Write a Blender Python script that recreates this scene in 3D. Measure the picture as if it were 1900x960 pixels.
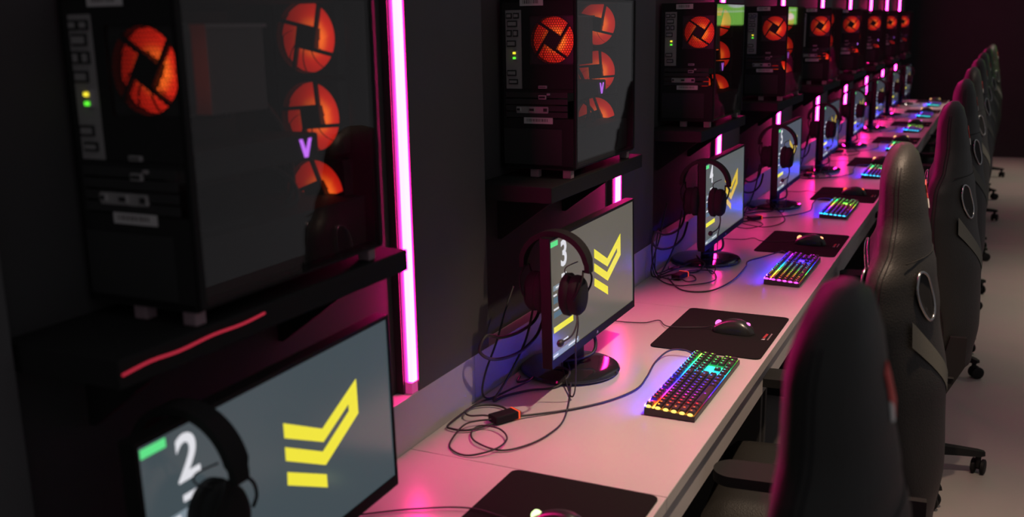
import bpy, bmesh, math, random
from mathutils import Vector, Matrix
random.seed(4)
for o in list(bpy.data.objects): bpy.data.objects.remove(o)
SC = bpy.context.scene
COL = SC.collection
PI = math.pi
ZD = 0.73            # desk top above the floor; desk-relative heights get this added
PITCH = 1.3          # one seat every 1.3 m along the desk (+Y)
SEATS = range(2, 11)

# ------------------------------------------------------------------ camera
yaw, pitch, roll, fpx = 0.4517, -0.2278, -0.0179, 1869.88
CAM = Vector((0.5172, -1.424, 0.8897 + ZD))
fw = Vector((-math.sin(yaw)*math.cos(pitch), math.cos(yaw)*math.cos(pitch), math.sin(pitch)))
rt = Vector((math.cos(yaw), math.sin(yaw), 0)); up = rt.cross(fw)
r2 = rt*math.cos(roll) + up*math.sin(roll); u2 = up*math.cos(roll) - rt*math.sin(roll)
cd = bpy.data.cameras.new('camera'); cam = bpy.data.objects.new('camera', cd); COL.objects.link(cam)
m = Matrix((r2, u2, -fw)).transposed().to_4x4(); m.translation = CAM
cam.matrix_world = m
cd.sensor_fit = 'HORIZONTAL'; cd.sensor_width = 36; cd.lens = fpx/1900*36
cd.clip_start = 0.02; cd.clip_end = 60
cd.dof.use_dof = True; cd.dof.focus_distance = 2.9; cd.dof.aperture_fstop = 3.4
SC.camera = cam

# ------------------------------------------------------------------ world, view, lamps
SC.view_settings.view_transform = 'Standard'; SC.view_settings.look = 'None'
SC.view_settings.gamma = 1; SC.view_settings.exposure = 0; SC.view_settings.use_curve_mapping = False
SC.cycles.use_denoising = True
SC.cycles.max_bounces = 6; SC.cycles.sample_clamp_indirect = 4
w = bpy.data.worlds.new('world'); SC.world = w; w.use_nodes = True
w.node_tree.nodes['Background'].inputs[0].default_value = (1.0, 0.98, 1.03, 1)
w.node_tree.nodes['Background'].inputs[1].default_value = 0.15

def spot(name, loc, target, power, color, angle, blend, size=0.03):
    l = bpy.data.lights.new(name, 'SPOT'); l.energy = power; l.color = color
    l.spot_size = math.radians(angle); l.spot_blend = blend; l.shadow_soft_size = size
    o = bpy.data.objects.new(name, l); COL.objects.link(o); o.location = loc
    o.rotation_euler = (Vector(target)-Vector(loc)).to_track_quat('-Z', 'Y').to_euler()
    return o
spot('ceiling_or_fill_spot', (0.5, 0.885, ZD+1.78), (0.42, 0.885, 0), 150, (1.0, .72, .52), 78, .75)
spot('ceiling_or_fill_spot', (1.35, 1.0, ZD+1.78), (0.75, 1.9, 0), 42, (1.0, .80, .66), 62, .9)  # added aisle fill to brighten the floor and desk front
spot('ceiling_or_fill_spot', (1.15, 4.9, ZD+1.78), (1.15, 4.9, 0), 105, (1.0, .82, .64), 80, 1)
spot('ceiling_or_fill_spot', (0.7, 9.9, ZD+1.78), (0.55, 9.9, 0), 95, (1.0, .82, .66), 84, .9)

# ------------------------------------------------------------------ materials
def mat(name, col, rough=.5, metal=0, emit=None, es=0, spec=.5, bump=None):
    mm = bpy.data.materials.new(name); mm.use_nodes = True
    b = mm.node_tree.nodes['Principled BSDF']
    b.inputs['Base Color'].default_value = (*col, 1); b.inputs['Roughness'].default_value = rough
    b.inputs['Metallic'].default_value = metal; b.inputs['Specular IOR Level'].default_value = spec
    if emit: b.inputs['Emission Color'].default_value = (*emit, 1); b.inputs['Emission Strength'].default_value = es
    if bump:
        nt = mm.node_tree; tc = nt.nodes.new('ShaderNodeTexCoord')
        n = nt.nodes.new('ShaderNodeTexNoise'); n.inputs['Scale'].default_value = bump[0]; n.inputs['Detail'].default_value = 4
        nt.links.new(tc.outputs['Object'], n.inputs['Vector'])
        bp = nt.nodes.new('ShaderNodeBump'); bp.inputs['Strength'].default_value = bump[1]; bp.inputs['Distance'].default_value = .004
        nt.links.new(n.outputs['Fac'], bp.inputs['Height']); nt.links.new(bp.outputs['Normal'], b.inputs['Normal'])
    return mm
def mat_noise(name, c1, c2, scale, rough, spec=.5, r2=None):
    mm = mat(name, c1, rough, spec=spec); nt = mm.node_tree; b = nt.nodes['Principled BSDF']
    tc = nt.nodes.new('ShaderNodeTexCoord'); n = nt.nodes.new('ShaderNodeTexNoise')
    n.inputs['Scale'].default_value = scale; n.inputs['Detail'].default_value = 5
    nt.links.new(tc.outputs['Object'], n.inputs['Vector'])
    mx = nt.nodes.new('ShaderNodeMix'); mx.data_type = 'RGBA'
    mx.inputs['A'].default_value = (*c1, 1); mx.inputs['B'].default_value = (*c2, 1)
    nt.links.new(n.outputs['Fac'], mx.inputs['Factor']); nt.links.new(mx.outputs['Result'], b.inputs['Base Color'])
    return mm
def mat_attr(name, strength, base=(.02,.02,.02)):
    "light given off in the colour stored on the mesh (LED colours)"
    mm = mat(name, base, .4, emit=(1,1,1), es=strength); nt = mm.node_tree
    a = nt.nodes.new('ShaderNodeAttribute'); a.attribute_name = 'led'
    nt.links.new(a.outputs['Color'], nt.nodes['Principled BSDF'].inputs['Emission Color']); return mm
def mat_objcol(name, strength):
    mm = mat(name, (.02,.02,.02), .4, emit=(1,1,1), es=strength); nt = mm.node_tree
    a = nt.nodes.new('ShaderNodeObjectInfo')
    nt.links.new(a.outputs['Color'], nt.nodes['Principled BSDF'].inputs['Emission Color']); return mm
def s2l(*c): return tuple(((v/255)/12.92 if v/255 <= .04045 else ((v/255+.055)/1.055)**2.4) for v in c)

M = dict(
 wall=mat_noise('charcoal_paint', (.050,.049,.050), (.058,.057,.058), 6, .95, .05),
 panel=mat_noise('charcoal_panel', (.088,.086,.088), (.095,.093,.095), 9, .95, .05),
 wall_far=mat_noise('black_paint', (.030,.029,.030), (.036,.035,.036), 6, .95, .05),
 floor=mat_noise('grey_vinyl', (.27,.245,.23), (.32,.29,.27), 3.2, .42, .3),
 desk=mat_noise('white_laminate', (.49,.47,.46), (.51,.49,.48), 25, .30, .5),
 desk_edge=mat_noise('laminate_edge', (.33,.30,.30), (.36,.33,.33), 40, .5, .4),
 upstand=mat_noise('upstand_laminate', (.43,.40,.41), (.45,.42,.43), 25, .45, .4),
 case=mat('black_steel', (.020,.020,.020), .8, spec=.08),
 case_in=mat('black_steel_inside', (.030,.030,.030), .7, spec=.2),
 rubber=mat('pale_rubber', (.30,.20,.23), .7),
 plastic=mat('black_plastic', (.011,.011,.011), .55, spec=.14),
 plastic_m=mat('matt_black_plastic', (.020,.020,.020), .8, spec=.08),
 gloss=mat('gloss_black', (.02,.02,.022), .08, spec=.6),
 cable=mat('cable_rubber', (.022,.022,.024), .55),
 pad=mat_noise('pad_cloth', (.011,.011,.011), (.014,.014,.014), 400, .95, .05),
 leather=mat('black_leather', (.021,.020,.018), .5, spec=.26, bump=(260,.25)),
 stitch_hole=mat('dark_thread_and_hole', (.02,.02,.02), .8, spec=.1),
 fabric=mat_noise('grey_suede', (.10,.10,.09), (.14,.14,.12), 300, .95, .05),
 chrome=mat('brushed_chrome', (.42,.42,.42), .25, 1),
 steel=mat('port_metal', (.40,.38,.38), .4, .4),
 fin=mat('cooler_fins', (.22,.21,.21), .5, .3),
 label=mat('paper_label', (.50,.48,.48), .7),
 ink=mat('label_print', (.12,.10,.10), .8),
 red=mat('red_patch', (.62,.05,.04), .55),
 white=mat('white_patch', (.75,.73,.70), .55),
 redprint=mat('red_print', (.35,.03,.03), .8),
 greyprint=mat('grey_print', (.35,.33,.33), .8),
 tube=mat('led_diffuser', (.8,.5,.7), .6, emit=(84.0,0.86,21.0), es=1),
 tube_side=mat('led_diffuser_edge', (.5,.1,.35), .6, emit=(1.0,.045,.52), es=1),
 tube_end=mat('led_end_cap', (.5,.15,.3), .6, emit=(.35,.02,.13), es=1),
 channel=mat('black_channel', (.03,.03,.03), .6),
 fanframe=mat('fan_frame', (.03,.03,.03), .5),
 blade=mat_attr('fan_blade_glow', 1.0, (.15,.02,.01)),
 redglow=mat('red_reflected_glow', (.2,.02,.02), .5, emit=(.45,.02,.045), es=1),
 yled=mat('yellow_led', (.2,.2,.02), .5, emit=(1.2,1.0,.05), es=1),
 gled=mat('green_led', (.02,.2,.02), .5, emit=(.15,1.2,.05), es=1),
 oled=mat('orange_led', (.2,.05,.02), .5, emit=(.75,.06,.015), es=1),
 keylight=mat_attr('key_backlight', 4.5),
 sidelight=mat_attr('side_backlight', 4.0),
 legend=mat_attr('legend_glow', 3.0),
 legend_o=mat_objcol('legend_glow_single', 3.0),
 keycap=mat('keycap_black', (.022,.022,.022), .5),
 kbcase=mat('keyboard_aluminium', (.025,.025,.027), .4, spec=.5),
 green_tag=mat('display_green', (0,0,0), .3, emit=s2l(95,225,135), es=1),
 yellow=mat('display_yellow', (0,0,0), .3, emit=s2l(240,232,60), es=1),
 white_px=mat('display_white', (0,0,0), .3, emit=s2l(222,222,228), es=1),
 field=mat('display_grey_blue', (0,0,0), .3, emit=s2l(128,142,152), es=1),
 field2=mat('display_blue', (0,0,0), .3, emit=s2l(84,108,122), es=1),
 gscreen=mat('added_screen_green', (.05,.1,.05), .6, emit=(.42,1.05,.16), es=1),
 gwhite=mat('added_screen_white', (.3,.3,.3), .6, emit=(1.1,1.25,1.2), es=1),
)
gl = bpy.data.materials.new('tinted_glass'); gl.use_nodes = True
nt = gl.node_tree; nt.nodes.clear()
out = nt.nodes.new('ShaderNodeOutputMaterial'); mix = nt.nodes.new('ShaderNodeMixShader')
tr = nt.nodes.new('ShaderNodeBsdfTransparent'); tr.inputs[0].default_value = (.82,.80,.80,1)
gs = nt.nodes.new('ShaderNodeBsdfGlossy'); gs.inputs['Roughness'].default_value = .01
fr = nt.nodes.new('ShaderNodeFresnel'); fr.inputs[0].default_value = 1.5
ge = nt.nodes.new('ShaderNodeNewGeometry'); mr = nt.nodes.new('ShaderNodeMapRange')
mr.inputs['To Min'].default_value = 1.5; mr.inputs['To Max'].default_value = 1/1.5
nt.links.new(ge.outputs['Backfacing'], mr.inputs['Value']); nt.links.new(mr.outputs[0], fr.inputs[0])
nt.links.new(fr.outputs[0], mix.inputs[0]); nt.links.new(tr.outputs[0], mix.inputs[1]); nt.links.new(gs.outputs[0], mix.inputs[2])
nt.links.new(mix.outputs[0], out.inputs[0]); M['glass'] = gl

# ------------------------------------------------------------------ mesh helpers
class MB:
    def __init__(s): s.v = []; s.f = []; s.m = []; s.c = []; s.mi = 0; s.col = None
    def add(s, vs, fs):
        b = len(s.v); s.v += [Vector(p) for p in vs]
        for f in fs: s.f.append([b+i for i in f]); s.m.append(s.mi); s.c.append(s.col)
        return s
    def box(s, x0, x1, y0, y1, z0, z1, bev=0):
        if bev <= 0:
            return s.add([(x0,y0,z0),(x1,y0,z0),(x1,y1,z0),(x0,y1,z0),(x0,y0,z1),(x1,y0,z1),(x1,y1,z1),(x0,y1,z1)],
                  [(0,3,2,1),(4,5,6,7),(0,1,5,4),(1,2,6,5),(2,3,7,6),(3,0,4,7)])
        bm = bmesh.new(); bmesh.ops.create_cube(bm, size=1)
        for v in bm.verts: v.co = Vector(((x0+x1)/2+v.co.x*(x1-x0), (y0+y1)/2+v.co.y*(y1-y0), (z0+z1)/2+v.co.z*(z1-z0)))
        bmesh.ops.bevel(bm, geom=bm.edges[:], offset=bev, segments=2, affect='EDGES', profile=.5)
        return s.bm(bm)
    def bm(s, bm):
        bm.verts.index_update(); s.add([v.co.copy() for v in bm.verts], [[v.index for v in f.verts] for f in bm.faces]); bm.free(); return s
    def prism(s, pts, ax, a, b):
        "extrude a polygon; pts are the two other coordinates in cyclic order, ax the axis of extrusion"
        def P(p, t):
            return {0:(t,p[0],p[1]), 1:(p[0],t,p[1]), 2:(p[0],p[1],t)}[ax]
        n = len(pts); vs = [P(p,a) for p in pts]+[P(p,b) for p in pts]
        return s.add(vs, [list(range(n))[::-1], list(range(n,2*n))]+[(i,(i+1)%n,n+(i+1)%n,n+i) for i in range(n)])
    def tube(s, pts, r, n=8, closed=False):
        pts = [Vector(p) for p in pts]; k = len(pts); vs = []; fs = []; prev = None
        for i, p in enumerate(pts):
            a = pts[(i-1)%k] if closed or i else p; b = pts[(i+1)%k] if closed or i < k-1 else p
            t = (b-a).normalized()
            if prev is None:
                u = t.orthogonal().normalized()
            else:
                u = (prev-t*prev.dot(t)); u = u.normalized() if u.length > 1e-6 else t.orthogonal().normalized()
            prev = u; v = t.cross(u); rr = r[i] if isinstance(r, (list,tuple)) else r
            for j in range(n):
                a_ = 2*PI*j/n; vs.append(p+u*math.cos(a_)*rr+v*math.sin(a_)*rr)
        for i in range(k if closed else k-1):
            for j in range(n):
                fs.append((i*n+j, i*n+(j+1)%n, ((i+1)%k)*n+(j+1)%n, ((i+1)%k)*n+j))
        if not closed: fs += [list(range(n))[::-1], [(k-1)*n+j for j in range(n)]]
        return s.add(vs, fs)
    def cyl(s, a, b, r, n=20, rb=None):
        return s.tube([a, b], [r, r if rb is None else rb], n)
    def lathe(s, prof, c, ax=2, n=32, sx=1, sy=1):
        "profile of (radius, height); closed where the radius reaches 0"
        vs = []; fs = []
        for (r, h) in prof:
            for j in range(n):
                a = 2*PI*j/n; x = r*math.cos(a)*sx; y = r*math.sin(a)*sy
                p = {2:(x,y,h), 0:(h,x,y), 1:(y,h,x)}[ax]; vs.append(Vector(c)+Vector(p))
        for i in range(len(prof)-1):
            for j in range(n): fs.append((i*n+j, i*n+(j+1)%n, (i+1)*n+(j+1)%n, (i+1)*n+j))
        fs.append(list(range(n))[::-1]); fs.append([(len(prof)-1)*n+j for j in range(n)])
        return s.add(vs, fs)
    def ellip(s, c, rx, ry, rz, nu=20, nv=12, zmin=-1):
        vs = []; fs = []
        for i in range(nv+1):
            t = -PI/2+PI*i/nv
            for j in range(nu):
                a = 2*PI*j/nu; vs.append((c[0]+rx*math.cos(t)*math.cos(a), c[1]+ry*math.cos(t)*math.sin(a), c[2]+rz*max(zmin, math.sin(t))))
        for i in range(nv):
            for j in range(nu): fs.append((i*nu+j, i*nu+(j+1)%nu, (i+1)*nu+(j+1)%nu, (i+1)*nu+j))
        return s.add(vs, fs)
    def build(s, name, mats, parent=None, smooth=False, origin=None):
        me = bpy.data.meshes.new(name); off = Vector(origin) if origin is not None else Vector((0,0,0))
        me.from_pydata([p-off for p in s.v], [], s.f)
        for mm in (mats if isinstance(mats, (list,tuple)) else [mats]): me.materials.append(mm)
        me.polygons.foreach_set('material_index', s.m)
        if any(c is not None for c in s.c):
            at = me.color_attributes.new('led', 'FLOAT_COLOR', 'CORNER')
            for p in me.polygons:
                c = s.c[p.index] or (0,0,0)
                for k, li in enumerate(p.loop_indices):
                    cc = c[k] if isinstance(c[0], (tuple,list)) else c
                    at.data[li].color = (*cc, 1)
        me.update()
        bm = bmesh.new(); bm.from_mesh(me); bmesh.ops.recalc_face_normals(bm, faces=bm.faces[:]); bm.to_mesh(me); bm.free()
        if smooth: me.shade_smooth() if smooth is True else me.set_sharp_from_angle(angle=math.radians(smooth))
        if smooth and smooth is not True: me.polygons.foreach_set('use_smooth', [True]*len(me.polygons))
        o = bpy.data.objects.new(name, me); COL.objects.link(o)
        if parent is not None: o.parent = parent
        return o
def spline(pts, per=8, closed=False):
    pts = [Vector(p) for p in pts]; n = len(pts); out = []
    for i in range(n if closed else n-1):
        g = lambda k: pts[k % n] if closed else pts[max(0, min(n-1, k))]
        a, b, c, d = g(i-1), g(i), g(i+1), g(i+2)
        for j in range(per):
            t = j/per
            out.append(.5*((2*b)+(c-a)*t+(2*a-5*b+4*c-d)*t*t+(3*b-a-3*c+d)*t**3))
    if not closed: out.append(pts[-1])
    return out
def tag(o, label, cat, group=None):
    o['label'] = label; o['category'] = cat
    if group: o['group'] = group
    return o
def thing(name, loc, label, cat, group=None, rz=0):
    o = bpy.data.objects.new(name, None); COL.objects.link(o); o.empty_display_size = .05
    o.location = loc; o.rotation_euler = (0,0,rz); return tag(o, label, cat, group)
def struct(name, mb, mats, smooth=False):
    o = mb.build(name, mats, None, smooth); o['kind'] = 'structure'; return o
def kids(o): return [c for c in bpy.data.objects if c.parent == o]
def dup(root, loc, label, rz=None, skip=()):
    "copy of a thing with copies of its parts and their sub-parts"
    r = root.copy(); COL.objects.link(r); r.location = loc; r['label'] = label
    if rz is not None: r.rotation_euler = (0,0,rz)
    for ch in kids(root):
        if ch.name.split('.')[0] in skip: continue
        c = ch.copy(); COL.objects.link(c); c.parent = r
        for g in kids(ch):
            d = g.copy(); COL.objects.link(d); d.parent = c
    return r
def text_mb(mb, body, size, place, thick=.0006, bold=.02):
    "letters as solid shapes; place maps (x right, y up, depth) to a point"
    cu = bpy.data.curves.new('t', 'FONT'); cu.body = body; cu.size = size; cu.offset = bold*size; cu.extrude = thick/2; cu.resolution_u = 4
    ob = bpy.data.objects.new('t', cu); COL.objects.link(ob)
    bpy.context.view_layer.update()
    dg = bpy.context.evaluated_depsgraph_get(); me = bpy.data.meshes.new_from_object(ob.evaluated_get(dg))
    mb.add([place(v.co.x, v.co.y, v.co.z) for v in me.vertices], [list(p.vertices) for p in me.polygons])
    bpy.data.objects.remove(ob); bpy.data.curves.remove(cu); bpy.data.meshes.remove(me)

AT = {2:'by the screen numbered 2', 3:'by the screen numbered 3', 4:'by the screen numbered 4', 5:'by the screen numbered 5',
      6:'one seat past screen 5', 7:'two seats past screen 5', 8:'third seat from the far end', 9:'second seat from the far end', 10:'last seat at the far end'}
def dy(n): return PITCH*(n-3)

# ------------------------------------------------------------------ setting
struct('floor', MB().box(-.75, 3.2, -3.2, 11.9, -.1, 0), M['floor'])
struct('wall_left', MB().box(-.75, -.612, -3.2, 11.75, 0, 2.9), M['wall'])
struct('wall_far', MB().box(-.75, 3.2, 11.75, 11.9, 0, 2.9), M['wall_far'])
k = 1
for n in range(1, 11):
    yy = .3525+PITCH*(n-2)
    struct('trim_%d' % k, MB().box(-.612, -.575, yy, yy+.335, ZD+.1164, 2.9), M['panel']); k += 1
for i in range(-1, 8):                                              # upstand lengths behind the desk
    a = .61+PITCH*i-.0
    b = a+PITCH if i < 7 else 10.705
    if i == -1: a = -1.0
    struct('trim_%d' % k, MB().box(-.612, -.5745, a+.0008, b-.0008, ZD-.03, ZD+.1164, .001), M['upstand']); k += 1

# desk units
def desk(i):
    y0 = .305+PITCH*i; y1 = y0+PITCH
    names = {-1:'white laminate desk length nearest the camera under the screen showing 2', 0:'white laminate desk length under the screen showing 3',
      1:'white laminate desk length under the screen showing 4', 2:'white laminate desk length under the screen showing 5'}
    lab = names.get(i) or 'white laminate desk length '+AT[i+3]
    t = thing('desk', (-.28, (y0+y1)/2, 0), lab, 'desk', 'row of white desks')
    og = Vector(t.location)
    MB().box(-.5735, 0, y0+.0007, y1-.0007, ZD-.030, ZD, .0012).build('desktop', M['desk'], t, origin=og)
    MB().box(-.0335, -.012, y0+.0007, y1-.0007, ZD-.115, ZD-.042, .001).build('front_rail', M['desk'], t, origin=og)
    MB().box(-.07, -.0335, y0+.0007, y1-.0007, ZD-.06, ZD-.030).build('rail_batten', M['desk_edge'], t, origin=og)
    for yy in (y0+.02, y1-.045):
        MB().box(-.55, -.08, yy, yy+.025, 0, ZD-.030, .001).build('leg', M['case_in'], t, origin=og)
for i in range(-1, 8): desk(i)

# ------------------------------------------------------------------ LED light bars on the wall
def led_bar(lab):
    t = thing('light_bar', (-.60, .334, ZD+.12), lab, 'light', 'pink LED light bars on the wall'); og = Vector((-.60, .334, .12))
    MB().box(-.612, -.594, .319, .3525, .1166, 1.75).build('channel', M['channel'], t, origin=og)
    MB().box(-.594, -.577, .3320, .3500, .142, 1.75, .001).build('diffuser', M['tube'], t, origin=og)
    q = MB().box(-.594, -.5885, .3265, .3320, .142, 1.75)
    q.build('diffuser_edge', M['tube_side'], t, origin=og)
    MB().box(-.594, -.577, .3265, .3515, .1166, .142, .001).build('end_cap', M['tube_end'], t, origin=og)
    return t
BAR = {2:'tall pink glowing light bar between the seats with screens 2 and 3', 3:'pink light bar on the wall between screens 3 and 4',
       4:'pink light bar on the wall between screens 4 and 5', 5:'pink light bar just beyond the screen showing 5',
       6:'pink light bar second beyond the screen showing 5', 7:'pink light bar fourth from the far end of the row',
       8:'pink light bar third from the far end of the row', 9:'pink light bar second from the far end of the row', 10:'farthest pink light bar in the row'}
lb = led_bar(BAR[2])
for n in range(3, 11): dup(lb, (-.60, .334+PITCH*(n-2), ZD+.12), BAR[n])

# ------------------------------------------------------------------ wall shelves carrying the computers (coordinates of seat 3, heights above the desk)
def shelf(lab):
    og = Vector((-.51, 1.03, .481)); t = thing('wall_shelf', og+Vector((0,0,ZD)), lab, 'shelf', 'shelves under the computers')
    MB().box(-.612, -.408, .70, 1.36, .481, .519, .002).build('board', M['case'], t, origin=og)
    for yy in (.82, 1.24):
        MB().prism([(-.611,.481),(-.611,.36),(-.60,.36),(-.45,.47),(-.45,.481)], 1, yy, yy+.012).build('bracket', M['case'], t, origin=og)
    return t, og
sh, sog = shelf('black wall shelf with a red reflection on its edge above the screen showing 2')
for n in SEATS:
    if n == 2: sh.location = sog+Vector((0, dy(2), ZD-.012))
    else: dup(sh, sog+Vector((0, dy(n), ZD)), 'plain black wall shelf under the computer '+AT[n])
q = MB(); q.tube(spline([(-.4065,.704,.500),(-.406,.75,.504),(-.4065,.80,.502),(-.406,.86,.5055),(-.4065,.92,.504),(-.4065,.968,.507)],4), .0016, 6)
q.build('edge_reflection', M['redglow'], sh, origin=sog)  # computer's red glow reflected on the shelf edge, drawn as an emissive line

# ------------------------------------------------------------------ computers
def fan_parts(parent, og, c, r, rot, grill, name):
    "square fan in the X-Z plane at c; glow colours run from the lit hub outwards"
    cx, cy, cz = c; N = 48
    f = MB(); outer = []; inner = []
    for j in range(N):
        a = 2*PI*j/N; s = 1/max(abs(math.cos(a)), abs(math.sin(a))); s = min(s, 1.36)
        outer.append((cx+math.cos(a)*r*1.03*s, cz+math.sin(a)*r*1.03*s)); inner.append((cx+math.cos(a)*r*.97, cz+math.sin(a)*r*.97))
    for j in range(N):
        k_ = (j+1) % N
        for ya in (cy-.012, cy+.012):
            f.add([(outer[j][0],ya,outer[j][1]),(outer[k_][0],ya,outer[k_][1]),(inner[k_][0],ya,inner[k_][1]),(inner[j][0],ya,inner[j][1])], [(0,1,2,3)])
        f.add([(inner[j][0],cy-.012,inner[j][1]),(inner[k_][0],cy-.012,inner[k_][1]),(inner[k_][0],cy+.012,inner[k_][1]),(inner[j][0],cy+.012,inner[j][1])], [(0,1,2,3)])
        f.add([(outer[j][0],cy-.012,outer[j][1]),(outer[k_][0],cy-.012,outer[k_][1]),(outer[k_][0],cy+.012,outer[k_][1]),(outer[j][0],cy+.012,outer[j][1])], [(0,1,2,3)])
    fr = f.build(name, M['fanframe'], parent, origin=og)
    b = MB(); nb = 9; rin = r*.30; rout = r*.95
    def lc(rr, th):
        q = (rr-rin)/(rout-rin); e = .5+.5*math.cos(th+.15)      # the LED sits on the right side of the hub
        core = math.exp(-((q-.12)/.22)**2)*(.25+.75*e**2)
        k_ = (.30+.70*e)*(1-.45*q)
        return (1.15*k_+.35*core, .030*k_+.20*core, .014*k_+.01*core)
    for i in range(nb):
        a0 = 2*PI*i/nb+rot; rows = 7; cols = 5; vs = []
        for u in range(rows+1):
            rr = rin+(rout-rin)*u/rows; sw = .55*(u/rows)
            for v in range(cols+1):
                th = a0+sw+(v/cols)*(2*PI/nb*.995)
                vs.append((rr, th, cy+.004-.003*v/cols))
        for u in range(rows):
            for v in range(cols):
                ids = [u*(cols+1)+v, u*(cols+1)+v+1, (u+1)*(cols+1)+v+1, (u+1)*(cols+1)+v]
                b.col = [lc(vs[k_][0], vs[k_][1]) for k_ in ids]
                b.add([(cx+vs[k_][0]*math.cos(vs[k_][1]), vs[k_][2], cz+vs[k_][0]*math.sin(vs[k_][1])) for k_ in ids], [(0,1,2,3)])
    b.build('blades', M['blade'], fr, origin=og)
    h = MB(); hs = r*.30; ra = rot+.9
    for i in range(4):
        a = ra+i*PI/2; d = Vector((math.cos(a),0,math.sin(a))); e = Vector((-math.sin(a),0,math.cos(a)))
        p0 = Vector((cx,cy-.009,cz))+d*hs*.92-e*hs; p1 = Vector((cx,cy-.009,cz))+d*hs*.92+e*r*.95
        w_ = d*.0030; t_ = Vector((0,.003,0))
        h.add([p0-w_-t_,p0+w_-t_,p1+w_-t_,p1-w_-t_,p0-w_+t_,p0+w_+t_,p1+w_+t_,p1-w_+t_],
              [(0,1,2,3),(7,6,5,4),(0,4,5,1),(1,5,6,2),(2,6,7,3),(3,7,4,0)])
    h.build('strut', M['fanframe'], fr, origin=og)
    h = MB(); sq = [(cx+hs*1.38*math.cos(ra+PI/4+i*PI/2), cz+hs*1.38*math.sin(ra+PI/4+i*PI/2)) for i in range(4)]
    h.prism(sq, 1, cy-.0125, cy+.010)
    h.build('hub', M['fanframe'], fr, origin=og)
    if grill:
        g = MB(); p = .0064; gy = cy-.0165; R = r*1.02; rh = p/math.sqrt(3); wr = .00085
        for i in range(-12, 13):
            for j in range(-12, 13):
                hx = cx+p*(i+.5*(j % 2)); hz = cz+p*.8660254*j
                if (hx-cx)**2+(hz-cz)**2 > R*R: continue
                o_ = [(hx+rh*1.0*math.sin(k_*PI/3), hz+rh*1.0*math.cos(k_*PI/3)) for k_ in range(6)]
                n_ = [(hx+(rh-wr)*math.sin(k_*PI/3), hz+(rh-wr)*math.cos(k_*PI/3)) for k_ in range(6)]
                vs = [(a_,gy,b_) for a_, b_ in o_]+[(a_,gy,b_) for a_, b_ in n_]
                g.add(vs, [(k_,(k_+1)%6,6+(k_+1)%6,6+k_) for k_ in range(6)])
        g.build('mesh_grille', M['case_in'], fr, origin=og)
    return fr
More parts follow.
